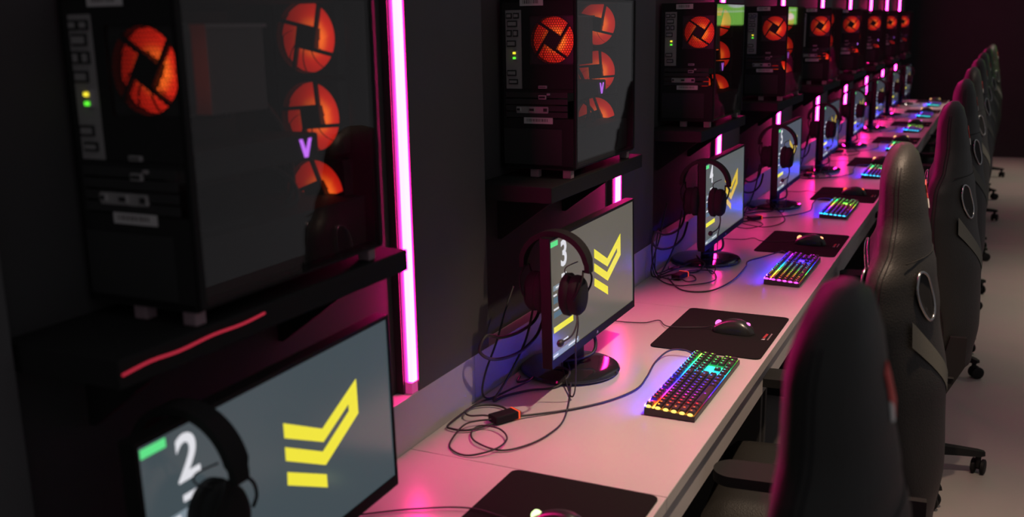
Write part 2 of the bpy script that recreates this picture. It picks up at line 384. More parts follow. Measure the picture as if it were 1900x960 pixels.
def computer(lab):
    X0, X1, Y0, Y1, Z0, Z1 = -.602, -.4095, .840, 1.285, .540, .955
    og = Vector(((X0+X1)/2, (Y0+Y1)/2, .519)); t = thing('gaming_computer', og+Vector((0,0,ZD)), lab, 'computer', 'glass-sided gaming computers')
    B = lambda name, mt, *bx, bev=0: MB().box(*bx, bev).build(name, mt, t, origin=og)
    c = MB()
    c.box(X0, X1, Y0, Y1, Z0, Z0+.012, .002); c.box(X0, X1, Y0, Y1, Z1-.014, Z1, .002)      # bottom, top
    c.box(X0, X0+.006, Y0, Y1, Z0, Z1); c.box(X0, X1, Y1-.022, Y1, Z0, Z1, .004)            # far side, front
    fx, fz, fr_ = -.467, .853, .0575
    c.box(fx+fr_, X1, Y0, Y0+.010, Z0, Z1, .001)                                             # rear: post at the glass
    c.box(fx-fr_, fx+fr_, Y0, Y0+.002, fz+fr_, Z1); c.box(X0, fx+fr_, Y0, Y0+.002, Z0, .665)
    c.box(-.545, fx-fr_, Y0, Y0+.002, .735, Z1); c.box(fx-fr_, fx+fr_, Y0, Y0+.002, .735, fz-fr_)
    c.box(X0, -.588, Y0, Y0+.002, .665, Z1); c.box(-.588, -.545, Y0, Y0+.002, .925, Z1)
    c.box(-.588, fx+fr_, Y0, Y0+.002, .728, .737)
    c.build('case', M['case'], t, origin=og)
    MB().box(X1, X1+.0035, Y0+.006, Y1-.006, Z0+.006, Z1-.006).build('glass_panel', M['glass'], t, origin=og)
    for (ya, yb) in ((Y1-.014, Y1-.005), (Y0+.004, Y0+.014)): B('glass_edge', M['case'], X1-.001, X1+.0045, ya, yb, Z0+.006, Z1-.006)
    for (px, py) in ((-.5175,.845),(-.43,.845),(-.5175,1.255),(-.43,1.255)):
        MB().box(px-.0115, px+.0115, py, py+.02, .519, .5405, .002).build('foot', M['rubber'], t, origin=og)
    # rear connectors
    io = MB().box(-.588, -.545, Y0+.001, Y0+.004, .737, .925); iop = io.build('port_panel', M['steel'], t, origin=og)
    for i, (za, zb, xa, xb) in enumerate([(.905,.918,-.585,-.570),(.905,.918,-.566,-.551),(.885,.900,-.582,-.556),(.862,.878,-.584,-.571),(.862,.878,-.567,-.554),(.838,.853,-.584,-.560),(.768,.782,-.584,-.560),(.748,.760,-.580,-.556)]):
        p = MB(); p.box(xa, xb, Y0-.003, Y0+.003, za, zb, .0008); p.mi = 1; p.box(xa+.002, xb-.002, Y0-.0035, Y0-.0028, za+.003, zb-.003)
        p.build('port', [M['case_in'], M['steel']], iop, origin=og)
    p = MB(); p.box(-.566, -.556, Y0-.004, Y0+.002, .806, .829, .001); p.build('network_port', M['steel'], iop, origin=og)
    MB().box(-.5665, -.5595, Y0-.006, Y0-.002, .8205, .8255).build('yellow_led', M['yled'], iop, origin=og)
    MB().box(-.5665, -.5595, Y0-.006, Y0-.002, .8085, .8135).build('green_led', M['gled'], iop, origin=og)
    for i, zz in enumerate((.722, .706, .690, .674)):
        MB().box(-.590, -.425, Y0-.001, Y0+.003, zz-.0065, zz+.0065, .0005).build('slot_cover', M['case_in'], t, origin=og)
    gp = MB(); gp.box(-.560, -.476, Y0-.002, Y0+.001, .678, .694); gp.build('graphics_bracket', M['steel'], t, origin=og)
    for (xa, xb, za, zb) in ((-.500,-.478,.738,.745),(-.500,-.480,.712,.722),(-.478,-.470,.722,.727),(-.560,-.548,.682,.692),(-.526,-.510,.681,.692),(-.489,-.475,.680,.693)):
        p = MB(); p.box(xa, xb, Y0-.005, Y0, za, zb, .0008); p.mi = 1; p.box(xa+.002, xb-.002, Y0-.0056, Y0-.0048, za+.0025, zb-.0025)
        p.build('video_port', [M['steel'], M['case_in']], t, origin=og)
    for (xa, xb, za, zb, nm) in ((-.541,-.464,.6525,.6675,'serial_label'),(-.548,-.487,.934,.951,'asset_label')):
        p = MB(); p.box(xa, xb, Y0-.0012, Y0, za, zb); p.mi = 1; x = xa+.008
        while x < xb-.012:
            ww = random.choice((.0012,.002,.003)); p.box(x, x+ww, Y0-.0016, Y0-.0011, za+.005, zb-.003); x += ww+random.choice((.0015,.0025))
        p.build(nm, [M['label'], M['ink']], t, origin=og)
    B('power_supply', M['case_in'], X0+.006, -.44, Y0-.0015, Y0+.16, Z0+.012, .640)
    # inside
    B('motherboard', M['case_in'], X0+.006, X0+.012, .86, 1.15, .665, .93)
    B('supply_shroud', M['case_in'], X0+.006, X1-.008, .85, 1.25, Z0+.012, .632, bev=.002)
    cc = MB()
    for i in range(19): cc.box(-.575, -.442, .935+i*.0062, .9375+i*.0062, .790, .905)
    cc.box(-.580, -.438, .93, 1.055, .905, .910); cc.box(-.580,-.575,.93,1.035,.79,.905)
    cc.build('cpu_cooler', M['fin'], t, origin=og)
    g = MB(); g.box(-.575, -.455, .850, 1.185, .700, .742, .004); gpu = g.build('graphics_card', M['case_in'], t, origin=og)
    v = MB(); v.prism([(1.135,.735),(1.142,.735),(1.150,.716),(1.158,.735),(1.165,.735),(1.154,.706),(1.146,.706)], 0, -.4555, -.4535)
    v.build('glowing_emblem', mat('emblem_glow', (.1,.05,.15), .4, emit=(.9,.25,1.6), es=1), gpu, origin=og)
    for i in range(4): B('memory_module', M['case_in'], -.585, -.545, 1.055+i*.011, 1.060+i*.011, .77, .905)
    wr = MB(); wr.tube(spline([(-.52,1.12,.70),(-.49,1.15,.67),(-.47,1.14,.64),(-.48,1.10,.625)],6), .004); wr.tube(spline([(-.55,1.16,.80),(-.52,1.18,.74),(-.50,1.17,.66),(-.50,1.15,.628)],6), .005)
    wr.build('power_lead', M['cable'], t, origin=og)
    fan_parts(t, og, (fx, Y0+.018, fz), .0575, 0.1, True, 'exhaust_fan')
    for i, zz in enumerate((.888, .760, .632)):
        fan_parts(t, og, (-.505, 1.245, zz), .0590, .45+.3*i, False, 'intake_fan')
    return t, og
pc, pog = computer('black glass-sided computer with red fans by the screen numbered 2')
for n in SEATS:
    if n == 2: pc.location = pog+Vector((0, dy(2), ZD-.012))
    else: dup(pc, pog+Vector((0, dy(n), ZD)), 'black glass-sided computer with red fans '+AT[n])

# ------------------------------------------------------------------ monitors
XM, YM, WM, ZB, ZT, TILT = -.3893, .6739, .5938, .095, .4098, .0155
def sx(z): return XM-TILT*(z-ZB)
def SP(u, v, d=0):
    "point on the display: u from its left, v from its top, d out of the glass"
    y = YM+.006+u*(WM-.012); z = ZT-.007-v*(ZT-ZB-.007-.020)
    return Vector((sx(z)+.0006+d, y, z))
def smb(polys, d=.0007):
    q = MB()
    for poly in polys:
        n = len(poly); q.add([SP(u,v,.0001) for u,v in poly]+[SP(u,v,d) for u,v in poly],
            [list(range(n))[::-1], list(range(n,2*n))]+[(i,(i+1)%n,n+(i+1)%n,n+i) for i in range(n)])
    return q
CHEV = [(.483,.262),(.646,.420),(.822,.255),(.822,.462),(.648,.632),(.481,.466),(.482,.392),(.641,.548),(.777,.415),(.777,.372),(.646,.496),(.483,.343)]
BARS = [(.483,.530),(.649,.688),(.649,.765),(.480,.600)]
ERZ = {2:.0356}; MDY = {2:.0097, 3:-.0281, 4:.0286, 5:-.0102}
SCOL = {2:(72,84,90), 3:(106,102,92), 4:(98,104,104), 5:(84,92,104)}
def monitor(n):
    og = Vector((-.455, YM+WM/2, 0.0)); digit = n if n <= 5 else None
    lab = ('wide black monitor with yellow chevron emblem, its screen numbered %d' % n) if digit else 'wide black monitor with yellow chevron emblem '+AT[n]
    t = thing('monitor', og+Vector((0, dy(n)+MDY.get(n,0), ZD)), lab, 'monitor', 'monitors along the desk', ERZ.get(n,0))
    f = MB(); H = 10; D = .048                                             # housing: flat front, gently domed back
    sec = []
    for (ins, dep) in ((0,0),(0,.022),(.03,.034),(.12,D)):
        y0, y1, z0, z1 = YM+ins, YM+WM-ins, ZB+ins*.6, ZT-ins*.6
        sec.append([(sx(z)-dep, y, z) for (y,z) in ((y0,z0),(y1,z0),(y1,z1),(y0,z1))])
    vs = [p for s_ in sec for p in s_]; fs = [(0,1,2,3), (15,14,13,12)]
    for i in range(3):
        for j in range(4): fs.append((i*4+j, i*4+(j+1)%4, (i+1)*4+(j+1)%4, (i+1)*4+j))
    f.add(vs, fs); f.build('housing', M['plastic'], t, origin=og)
    b = MB()                                                               # bezel proud of the glass
    for (y0,y1,z0,z1) in ((YM,YM+.006,ZB,ZT),(YM+WM-.006,YM+WM,ZB,ZT),(YM+.006,YM+WM-.006,ZT-.007,ZT),(YM+.006,YM+WM-.006,ZB,ZB+.020)):
        xa = [sx(z0),sx(z1)]
        b.add([(xa[0],y0,z0),(xa[0],y1,z0),(xa[1],y1,z1),(xa[1],y0,z1),(xa[0]+.003,y0,z0),(xa[0]+.003,y1,z0),(xa[1]+.003,y1,z1),(xa[1]+.003,y0,z1)],
              [(0,3,2,1),(4,5,6,7),(0,1,5,4),(1,2,6,5),(2,3,7,6),(3,0,4,7)])
    bz = b.build('bezel', M['plastic'], t, origin=og)
    ym = YM+WM/2
    MB().prism([(ym-.006,ZB+.006),(ym+.006,ZB+.006),(ym+.003,ZB+.012),(ym-.003,ZB+.012)], 0, XM+.003, XM+.0036).build('maker_mark', M['greyprint'], bz, origin=og)
    sc_ = MB(); sc_.add([SP(0,0),SP(0,1),SP(1,1),SP(1,0)], [(0,1,2,3)])
    c = s2l(*SCOL.get(n, (84,92,102)))
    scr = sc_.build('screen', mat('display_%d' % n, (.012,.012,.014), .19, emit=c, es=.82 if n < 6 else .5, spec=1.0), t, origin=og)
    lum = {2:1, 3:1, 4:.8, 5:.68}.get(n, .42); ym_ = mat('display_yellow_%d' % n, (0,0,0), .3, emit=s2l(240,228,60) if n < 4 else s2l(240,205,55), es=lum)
    smb([CHEV, BARS]).build('display_emblem', ym_, scr, origin=og)
    def dp(name, m_, rects, d=.0007):
        for (ua, ub, va, vb) in rects: smb([[(ua,va),(ub,va),(ub,vb),(ua,vb)]], d).build(name, M[m_], scr, origin=og)
    dp('display_status_tag', 'green_tag', [(.006,.080,.016,.058)])
    dp('display_caption', 'white_px', [(.115,.162,.320,.351),(.027,.058,.459,.472),(.028,.075,.578,.592),(.122,.169,.886,.900),(.01,.06,.968,.982),(.17,.27,.962,.976),(.05,.10,.398,.412)], .0011)
    dp('display_field', 'field', [(.027,.23,.385,.428),(0,.285,.951,1)])
    dp('display_field', 'field2', [(.027,.23,.484,.536),(.027,.23,.608,.656)])
    dp('display_button', 'yellow', [(.025,.228,.732,.781)])
    if digit:
        q = MB(); o_ = SP(.104, .252); hgt = .062
        text_mb(q, str(digit), hgt/.72, lambda x, y, z: o_+Vector((z+.0005-TILT*y, x*1.0, y)))
        q.build('display_number', M['white_px'], scr, origin=og)
    nk = MB(); nk.box(-.472, -.436, ym-.035, ym+.035, .012, .30, .006); nk.build('neck', M['plastic'], t, origin=og)
    ba = MB(); ba.lathe([(.108,0),(.128,.003),(.132,.008),(.128,.013),(.10,.017),(.04,.018)], (-.452, ym-.03, 0), 2, 40, 1.0, 1.0)
    ba.build('base', M['gloss'], t, smooth=40, origin=og)
    cb = MB(); cb.tube(spline([(-.43,ym+.02,.12),(-.405,ym+.03,.075),(-.40,ym+.01,.045),(-.42,ym-.02,.035),(-.46,ym-.05,.03)],6), .0045); cb.build('power_lead', M['cable'], t, True, origin=og)
    return t
for n in SEATS: monitor(n)

# ------------------------------------------------------------------ headsets hung over the near top corner of each monitor
def headset(lab):
    cx, cy = -.400, .700; og = Vector((cx, cy, .418)); t = thing('headset', og+Vector((0,0,ZD)), lab, 'headset', 'headsets hung on the monitors')
    def arc(r, a0, a1, n=28, rz=1.0, cz=.336): return [(cx+r*math.cos(a), cy, cz+r*rz*math.sin(a)) for a in [a0+(a1-a0)*i/n for i in range(n+1)]]
    b = MB(); n = 30                                                        # padded band: flat section swept over the arch
    pts = arc(.089, -.08, PI+.08, n, .98); ins = arc(.077, -.08, PI+.08, n, .97)
    vs = []; fs = []
    for i in range(n+1):
        hw = .017 if 2 < i < n-2 else .013
        for (p, s_) in ((pts[i],-1),(pts[i],1),(ins[i],1),(ins[i],-1)): vs.append((p[0], p[1]+s_*hw, p[2]))
    for i in range(n):
        for j in range(4): fs.append((i*4+j, i*4+(j+1)%4, i*4+4+(j+1)%4, i*4+4+j))
    fs += [(0,1,2,3), (n*4+3,n*4+2,n*4+1,n*4)]
    b.add(vs, fs).build('headband', M['plastic_m'], t, smooth=50, origin=og)
    for s_, nm in ((1,'earcup'),(-1,'earcup')):
        ex = cx+s_*.048; e = MB()
        e.lathe([(.020,-.030),(.036,-.029),(.044,-.022),(.045,-.010),(.040,-.005),(.042,.004),(.041,.014),(.034,.022),(.020,.025)] if s_ > 0 else
                [(.020,-.025),(.034,-.022),(.041,-.014),(.042,-.004),(.040,.005),(.045,.010),(.044,.022),(.036,.029),(.020,.030)], (ex, cy, .272), 0, 32, .92, 1.15)
        cup = e.build(nm, M['plastic_m'], t, smooth=50, origin=og)
        y = MB(); y.tube(spline([(cx+s_*.074,cy+.012,.335),(cx+s_*.078,cy+.03,.315),(cx+s_*.072,cy+.042,.290),(cx+s_*.062,cy+.045,.270)],5), .0025)
        y.tube(spline([(cx+s_*.074,cy-.012,.335),(cx+s_*.078,cy-.03,.315),(cx+s_*.072,cy-.042,.290),(cx+s_*.062,cy-.045,.270)],5), .0025)
        y.build('yoke', M['plastic'], t, True, origin=og)
    w_ = MB(); w_.tube(spline([(cx+.060,cy-.01,.355),(cx+.040,cy-.03,.345),(cx+.036,cy-.028,.330),(cx+.046,cy-.01,.318)],6), .0014); w_.build('band_wire', M['cable'], t, True, origin=og)
    c = MB(); c.tube(spline([(-.345,.695,.235),(-.342,.696,.20),(-.350,.70,.15),(-.352,.705,.08),(-.362,.72,.02),(-.385,.745,.006),(-.47,.90,.0225),(-.52,1.02,.0045)],8), .0019, 6)
    c.build('cord', M['cable'], t, True, origin=og)
    m_ = MB(); m_.tube(spline([(-.345,.69,.240),(-.335,.672,.215),(-.338,.65,.19),(-.352,.63,.178)],6), .0022, 6); m_.ellip((-.356,.622,.176), .008,.012,.009, 12, 8); m_.build('microphone', M['cable'], t, True, origin=og)
    return t, og
HDX = {2:(0,.09), 3:(.006,-.012), 4:(.004,.02), 5:(0,0)}
hs, hog = headset('black over-ear headset hung over the monitor whose screen shows 2')
for n in SEATS:
    a, b_ = HDX.get(n, (0, 0)); p = hog+Vector((a, dy(n)+b_, ZD))
    if n == 2: hs.location = p
    else: dup(hs, p, 'black over-ear headset hung on the monitor '+AT[n])

# ------------------------------------------------------------------ keyboards, pads, mice
ROWS = []
def row(r, spec):
    x = 0
    for it in spec:
        if it < 0: x += -it
        else: ROWS.append((r, x, it)); x += it
row(0, [1,-1,1,1,1,1,-.5,1,1,1,1,-.5,1,1,1,1,-.25,1,1,1,-.25,1,1,1,1])
row(1, [1]*13+[2,-.25,1,1,1,-.25,1,1,1,1])
row(2, [1.5]+[1]*12+[1.5,-.25,1,1,1,-.25,1,1,1,1])
row(3, [1.75]+[1]*11+[2.25,-3.5,1,1,1])
row(4, [2.25]+[1]*10+[2.75,-1.25,1,-1.25,1,1,1,1])
row(5, [1.25,1.25,1.25,6.25,1.25,1.25,1.25,1.25,-.25,1,1,1,-.25,2,1])
KX, KY, KW, KL = -.1727, .6867, .1202, .4372
U = .0190; RP = .0192
RX = [KX+.0088]+[KX+.0122+k_*RP for k_ in range(1, 6)]
def kz(x): return .0235-.0075*(x-KX)/KW                 # plate surface, falling towards the user
def keycap_mb(mb, w, wx=RP, cap_m=0, leg_m=1, legcol=None):
    "cap around its own centre, base at z = 0"
    a = w/2-.0012; b = wx/2-.0012; a2 = a-.0022; b2 = b-.0018; h = .0085
    mb.mi = cap_m; mb.col = None
    mb.add([(-b,-a,.002),(b,-a,.002),(b,a,.002),(-b,a,.002),(-b2,-a2,h),(b2,-a2,h),(b2,a2,h),(-b2,a2,h)],
           [(0,3,2,1),(4,5,6,7),(0,1,5,4),(1,2,6,5),(2,3,7,6),(3,0,4,7)])
    mb.add([(-.002,-.002,-.001),(.002,-.002,-.001),(.002,.002,-.001),(-.002,.002,-.001),(-.002,-.002,.003),(.002,-.002,.003),(.002,.002,.003),(-.002,.002,.003)],
           [(0,1,5,4),(1,2,6,5),(2,3,7,6),(3,0,4,7)])
    l = .0021; mb.mi = leg_m; mb.col = legcol
    mb.add([(-l-.0012,-l,h+.0002),(l-.0012,-l,h+.0002),(l-.0012,l,h+.0002),(-l-.0012,l,h+.0002)], [(0,1,2,3)])
    mb.mi = 0; mb.col = None
CAPS = {}
def keycap(w):
    if w not in CAPS:
        mb = MB(); keycap_mb(mb, w*U); o = mb.build('keycap', [M['keycap'], M['legend_o']]); CAPS[w] = o.data; bpy.data.objects.remove(o)
    return CAPS[w]
def ramp(stops):
    def f(t):
        t = max(0, min(1, t))
        for (a, ca), (b, cb) in zip(stops, stops[1:]):
            if t <= b:
                k_ = (t-a)/(b-a) if b > a else 0; return tuple(ca[i]+(cb[i]-ca[i])*k_ for i in range(3))
        return stops[-1][1]
    return f
sat = lambda *c: tuple(v**1.7 for v in c)
YEL=(1.0,.62,.12); RED=(1,.06,.03); MAG=(.85,.08,.85); VIO=(.28,.07,1); BLU=(.05,.14,1); CYA=(.04,.62,1); TEA=(.05,.9,.55); GRN=(.1,1,.25); ORG=(1,.28,.03); LIM=(.6,1,.15)
KRAMP = {3:ramp([(0,YEL),(.07,ORG),(.15,RED),(.25,MAG),(.38,VIO),(.52,BLU),(.66,CYA),(.78,TEA),(.9,GRN),(1,LIM)]),
 4:ramp([(0,MAG),(.07,ORG),(.16,YEL),(.30,LIM),(.42,TEA),(.55,CYA),(.68,BLU),(.85,VIO),(1,MAG)]),
 5:ramp([(0,CYA),(.14,BLU),(.30,VIO),(.45,MAG),(.58,YEL),(.72,LIM),(.85,GRN),(1,TEA)]),
 6:ramp([(0,CYA),(.15,BLU),(.35,VIO),(.5,MAG),(.62,YEL),(.8,TEA),(1,GRN)]),
 7:ramp([(0,CYA),(.3,MAG),(.55,YEL),(.8,TEA),(1,GRN)]),
 8:ramp([(0,CYA),(.25,BLU),(.5,MAG),(.75,LIM),(1,GRN)]),
 9:ramp([(0,(.03,.8,.85)),(.3,VIO),(.6,MAG),(.8,BLU),(1,CYA)]),
 10:ramp([(0,(.03,.85,.8)),(.4,BLU),(.7,VIO),(1,YEL)])}
def mix3(a, b, k_): return tuple(a[i]*(1-k_)+b[i]*k_ for i in range(3))
def keyboard(n):
    rp_ = KRAMP[n]; rp = lambda q: sat(*rp_(q)); og = Vector((KX+KW/2, KY+KL/2, 0))
    look = {3:'black keyboard glowing yellow at its near end and blue beyond', 4:'black keyboard glowing magenta at its near end', 5:'black keyboard glowing cyan and violet',
            6:'black keyboard with cyan near edge'}.get(n, 'small rainbow-lit keyboard')
    t = thing('keyboard', og+Vector(({5:-.0231}.get(n,0), dy(n), ZD)), look+' '+AT[n], 'keyboard', 'backlit keyboards')
    def vz(y0,y1,dz0,dz1,x0,x1,mb):
        mb.add([(x0,y0,dz0 if dz0 is not None else 0),(x1,y0,dz0),(x1,y1,dz0),(x0,y1,dz0),(x0,y0,kz(x0)+dz1),(x1,y0,kz(x1)+dz1),(x1,y1,kz(x1)+dz1),(x0,y1,kz(x0)+dz1)],
           [(0,3,2,1),(4,5,6,7),(0,1,5,4),(1,2,6,5),(2,3,7,6),(3,0,4,7)])
    c = MB(); vz(KY, KY+KL, .002, -.0035, KX, KX+KW, c)
    for xx in (KX+.01, KX+KW-.02):
        for yy in (KY+.01, KY+KL-.04): c.box(xx, xx+.01, yy, yy+.03, 0, .003)
    c.build('case', M['kbcase'], t, origin=og)
    pl = MB(); NS = 46                                                     # lit plate under the keys
    y0, y1 = KY+.003, KY+KL-.003; x0, x1 = KX+.003, KX+KW-.003
    for i in range(NS):
        ya, yb = y0+(y1-y0)*i/NS, y0+(y1-y0)*(i+1)/NS; ca, cb = rp((i)/NS), rp((i+1)/NS)
        for (xa, xb, k_) in ((x0, RX[0]+.009, .25), (RX[0]+.009, RX[1]-.009, 2.6), (RX[1]-.009, x1-.004, .11), (x1-.004, x1, .55 if .3 < i/NS < .8 else .12)):
            kk = k_
            if .66 < i/NS < .80 and xa > RX[1]-.01 and xb < x1: kk = 1.0                # open space around the arrow keys glows
            pl.col = [tuple(v*kk for v in q) for q in (ca, ca, cb, cb)]
            pl.add([(xa,ya,kz(xa)-.003),(xb,ya,kz(xb)-.003),(xb,yb,kz(xb)-.003),(xa,yb,kz(xa)-.003)], [(0,1,2,3)])
        zr = kz(KX+.002)
        pl.col = [tuple(v*20.0 for v in mix3(q, (.004,.006,1), .95)) for q in (ca, cb, cb, ca)]               # added strong blue rear strip, lights the upstand and screens
        pl.add([(KX-.0004,ya,zr-.0035),(KX-.0004,yb,zr-.0035),(KX-.0004,yb,zr+.0015),(KX-.0004,ya,zr+.0015)], [(0,1,2,3)])
    pl.build('backlight', M['keylight'], t, origin=og)
    sl = MB(); sl.col = tuple(.45*v for v in rp_(0))
    for r in range(6): sl.ellip((RX[r], KY+.0035, kz(RX[r])-.001), .0068, .0045, .0038, 10, 6)
    sl.build('side_light', M['sidelight'], t, True, origin=og)
    if n <= 5:
        for (r, xu, w_) in ROWS:
            y = KY+.005+(xu+w_/2)*U; tt = (y-KY)/KL; x = RX[r]
            o = bpy.data.objects.new('keycap', keycap(w_)); COL.objects.link(o); o.parent = t
            o.location = Vector((x, y, kz(x)-.003))-og; o.rotation_euler = (0, math.atan(.0075/KW), 0)
            col = rp(tt+random.uniform(-.02,.02)); f_ = random.choice((.55,.8,1.0)); o.color = (*[v*f_ for v in col], 1)
        for (r, xu, wx) in ((2.5,21.5,2),(4.5,21.5,2)):
            nm = 'tall%d' % 1
            if nm not in CAPS:
                mb = MB(); keycap_mb(mb, U, RP*2); o = mb.build('keycap', [M['keycap'], M['legend_o']]); CAPS[nm] = o.data; bpy.data.objects.remove(o)
            x = KX+.0122+r*RP; y = KY+.005+22*U
            if r == 2.5: continue
            o = bpy.data.objects.new('keycap', CAPS[nm]); COL.objects.link(o); o.parent = t; o.location = Vector((x,y,kz(x)-.003))-og; o.color = (*rp(1),1)
    else:
        mb = MB()
        for (r, xu, w_) in ROWS:
            q = MB(); y = KY+.005+(xu+w_/2)*U; x = RX[r]; keycap_mb(q, w_*U, legcol=tuple(v*.9 for v in rp((y-KY)/KL)))
            for f_, mi, cl in zip(q.f, q.m, q.c):
                mb.mi = mi; mb.col = cl; mb.add([q.v[k_]+Vector((x,y,kz(x)-.003)) for k_ in f_], [list(range(len(f_)))])
        mb.build('keycaps', [M['keycap'], M['legend']], t, origin=og)
    cb = MB()
    pts = [(-.170,1.118,.012),(-.205,1.128,.020),(-.245,1.118,.016),(-.261,1.048,.004),(-.245,.926,.004),(-.241,.83,.004),(-.276,.731,.004),(-.338,.644,.004),(-.409,.57,.006),(-.440,.530,.012)] if n != 4 else \
          [(-.170,1.122,.012),(-.20,1.155,.018),(-.211,1.159,.014),(-.262,1.089,.004),(-.297,.998,.004),(-.285,.90,.004),(-.282,.68,.004),(-.32,.52,.004),(-.41,.50,.004),(-.50,.64,.004)]
    cb.tube(spline(pts, 8), .0026, 7); cb.build('cord', M['cable'], t, True, origin=og)
    return t
for n in range(3, 11): keyboard(n)
def rrect(x0, x1, y0, y1, r, k_=6):
    out = []
    for (cx, cy, a) in ((x1-r,y1-r,0),(x0+r,y1-r,PI/2),(x0+r,y0+r,PI),(x1-r,y0+r,1.5*PI)):
        for i in range(k_+1): out.append((cx+r*math.cos(a+PI/2*i/k_), cy+r*math.sin(a+PI/2*i/k_)))
    return out
PDX = {4:.0169, 5:-.0109, 2:-.005}
def pad(lab):
    og = Vector((-.167, 1.390, 0)); t = thing('mouse_pad', og+Vector((0,0,ZD)), lab, 'mouse pad', 'black mouse pads')
    MB().prism(rrect(-.322, -.0115, 1.1774, 1.603, .018), 2, 0, .003).build('mat', M['pad'], t, origin=og)
    q = MB(); q.prism([(-.046,1.352),(-.036,1.352),(-.036,1.366),(-.042,1.362)], 2, .003, .0033); q.build('printed_mark', M['greyprint'], t, origin=og)
    q = MB(); q.prism([(-.045,1.370),(-.038,1.368),(-.036,1.410),(-.043,1.414)], 2, .003, .0033); q.build('printed_mark', M['redprint'], t, origin=og)
    q = MB()
    for i in range(6): q.box(-.030,-.026,1.356+i*.011,1.362+i*.011,.003,.0033)
    q.build('printed_caption', M['greyprint'], t, origin=og)
    return t, og
pd, pdo = pad('black cloth mouse pad on the desk at the bottom edge, nearest the camera')
for n in SEATS:
    p = pdo+Vector((0, dy(n)+PDX.get(n,0), ZD))
    if n == 2: pd.location = p
    else: dup(pd, p, 'black cloth mouse pad on the desk '+AT[n])
MCOL = {2:(1.6,2.2,.9),3:(1.6,.25,1.0),4:(1.8,.8,.35),5:(1.6,.16,.05),6:(1.7,.8,.3),7:(1.6,.9,.35),8:(1.3,.2,1.1),9:(1.4,.9,.3),10:(1.4,.9,.3)}
MNAME = {2:'green-white',3:'pink',4:'pale orange',5:'red-orange',6:'amber',7:'amber',8:'magenta',9:'amber',10:'amber'}
mouse_me = {}
def mouse(n):
    og = Vector((-.135, 1.392, .003)); t = thing('mouse', og+Vector((0, dy(n), ZD)), 'black mouse with %s wheel light ' % MNAME[n] + AT[n], 'mouse', 'lit gaming mice')
    b = MB(); nu, nv = 24, 12; vs = []; fs = []
    for i in range(nu+1):                                                   # from the buttons (-X) to the palm (+X)
        s_ = i/nu; x = -.197+.125*s_; hw = .031*(1-abs(2*s_-1)**3.2)**.5*(1-.10*math.sin(PI*s_))+.0005; hz = (.020+.019*math.sin(PI*min(1,s_*1.0)**1.25))*(1-abs(2*s_-1)**4)**.5+.002
        for j in range(nv+1):
            a = PI*j/nv; vs.append((x, 1.392-hw*math.cos(a)*(1.0), .003+.001+hz*math.sin(a)**.75))
    for i in range(nu):
        for j in range(nv): fs.append((i*(nv+1)+j, i*(nv+1)+j+1, (i+1)*(nv+1)+j+1, (i+1)*(nv+1)+j))
        fs.append((i*(nv+1), (i+1)*(nv+1), (i+1)*(nv+1)+nv, i*(nv+1)+nv))
    b.add(vs, fs); b.build('body', mouse_me.setdefault('m', mat('mouse_shell', (.02,.02,.02), .28)), t, 50, origin=og)
    e = mat('mouse_light_%d' % n, (.1,.1,.1), .4, emit=MCOL[n], es=1)
    q = MB(); q.lathe([(.004,-.004),(.010,-.004),(.010,.004),(.004,.004)], (-.178, 1.392, .026), 1, 20); q.build('wheel', e, t, 40, origin=og)
    q = MB(); q.ellip((-.094,1.392,.031), .009,.007,.0062, 12, 8); q.build('logo_light', e, t, True, origin=og)
    cb = MB()
    cb.tube(spline([(-.197,1.392,.014),(-.23,1.392,.0075),(-.322,1.363,.0075),(-.37,1.425,.004),(-.401,1.385,.004),(-.451,1.37,.004),(-.50,1.366,.004),(-.545,1.34,.004)] if n > 2 else
                   [(-.197,1.392,.014),(-.23,1.392,.0075),(-.322,1.40,.0075),(-.42,1.36,.004),(-.50,1.30,.004)], 8), .0016, 6)
    cb.build('cord', M['cable'], t, True, origin=og)
for n in SEATS: mouse(n)

# ------------------------------------------------------------------ loose cables on the desk
def cable(name, lab, pts, r, loc=(0,0,0), group='loose cables behind the screens', per=9):
    q = MB(); q.tube(spline(pts, per), r, 7); o = q.build(name, M['cable'], None, True); o.location = (loc[0], loc[1], loc[2]+ZD); return tag(o, lab, 'cable', group)
L1 = [(-.462,.497,.006),(-.499,.434,.006),(-.540,.425,.006),(-.556,.44,.006),(-.560,.504,.006),(-.555,.560,.007),(-.525,.589,.006),(-.490,.588,.006),(-.461,.560,.008),(-.452,.545,.010)]
L2 = [(-.510,1.056,.004),(-.490,.97,.022),(-.436,.87,.020),(-.381,.742,.004),(-.330,.58,.004),(-.327,.49,.004),(-.345,.418,.004),(-.385,.365,.005),(-.448,.375,.008),(-.486,.419,.006),(-.486,.46,.008),(-.438,.46,.010),(-.397,.419,.009),(-.394,.358,.010),(-.436,.315,.005),(-.481,.326,.004),(-.508,.365,.004),(-.515,.452,.012),(-.470,.500,.012)]
L3 = [(-.535,.640,.004),(-.555,.60,.006),(-.552,.52,.012),(-.530,.495,.013),(-.498,.510,.013),(-.466,.515,.010)]
H1 = [(-.500,.86,.24),(-.505,.823,.165),(-.51,.742,.150),(-.52,.650,.158),(-.53,.590,.178),(-.535,.563,.148),(-.525,.600,.118),(-.51,.66,.106),(-.50,.724,.106),(-.49,.789,.128),(-.49,.840,.17)]
H2 = [(-.50,.80,.22),(-.505,.76,.13),(-.51,.69,.07),(-.52,.64,.03),(-.53,.62,.005),(-.52,.66,.005),(-.48,.72,.005),(-.43,.77,.004),(-.42,.83,.021),(-.46,.86,.022),(-.50,.82,.006),(-.53,.76,.006),(-.545,.80,.006)]
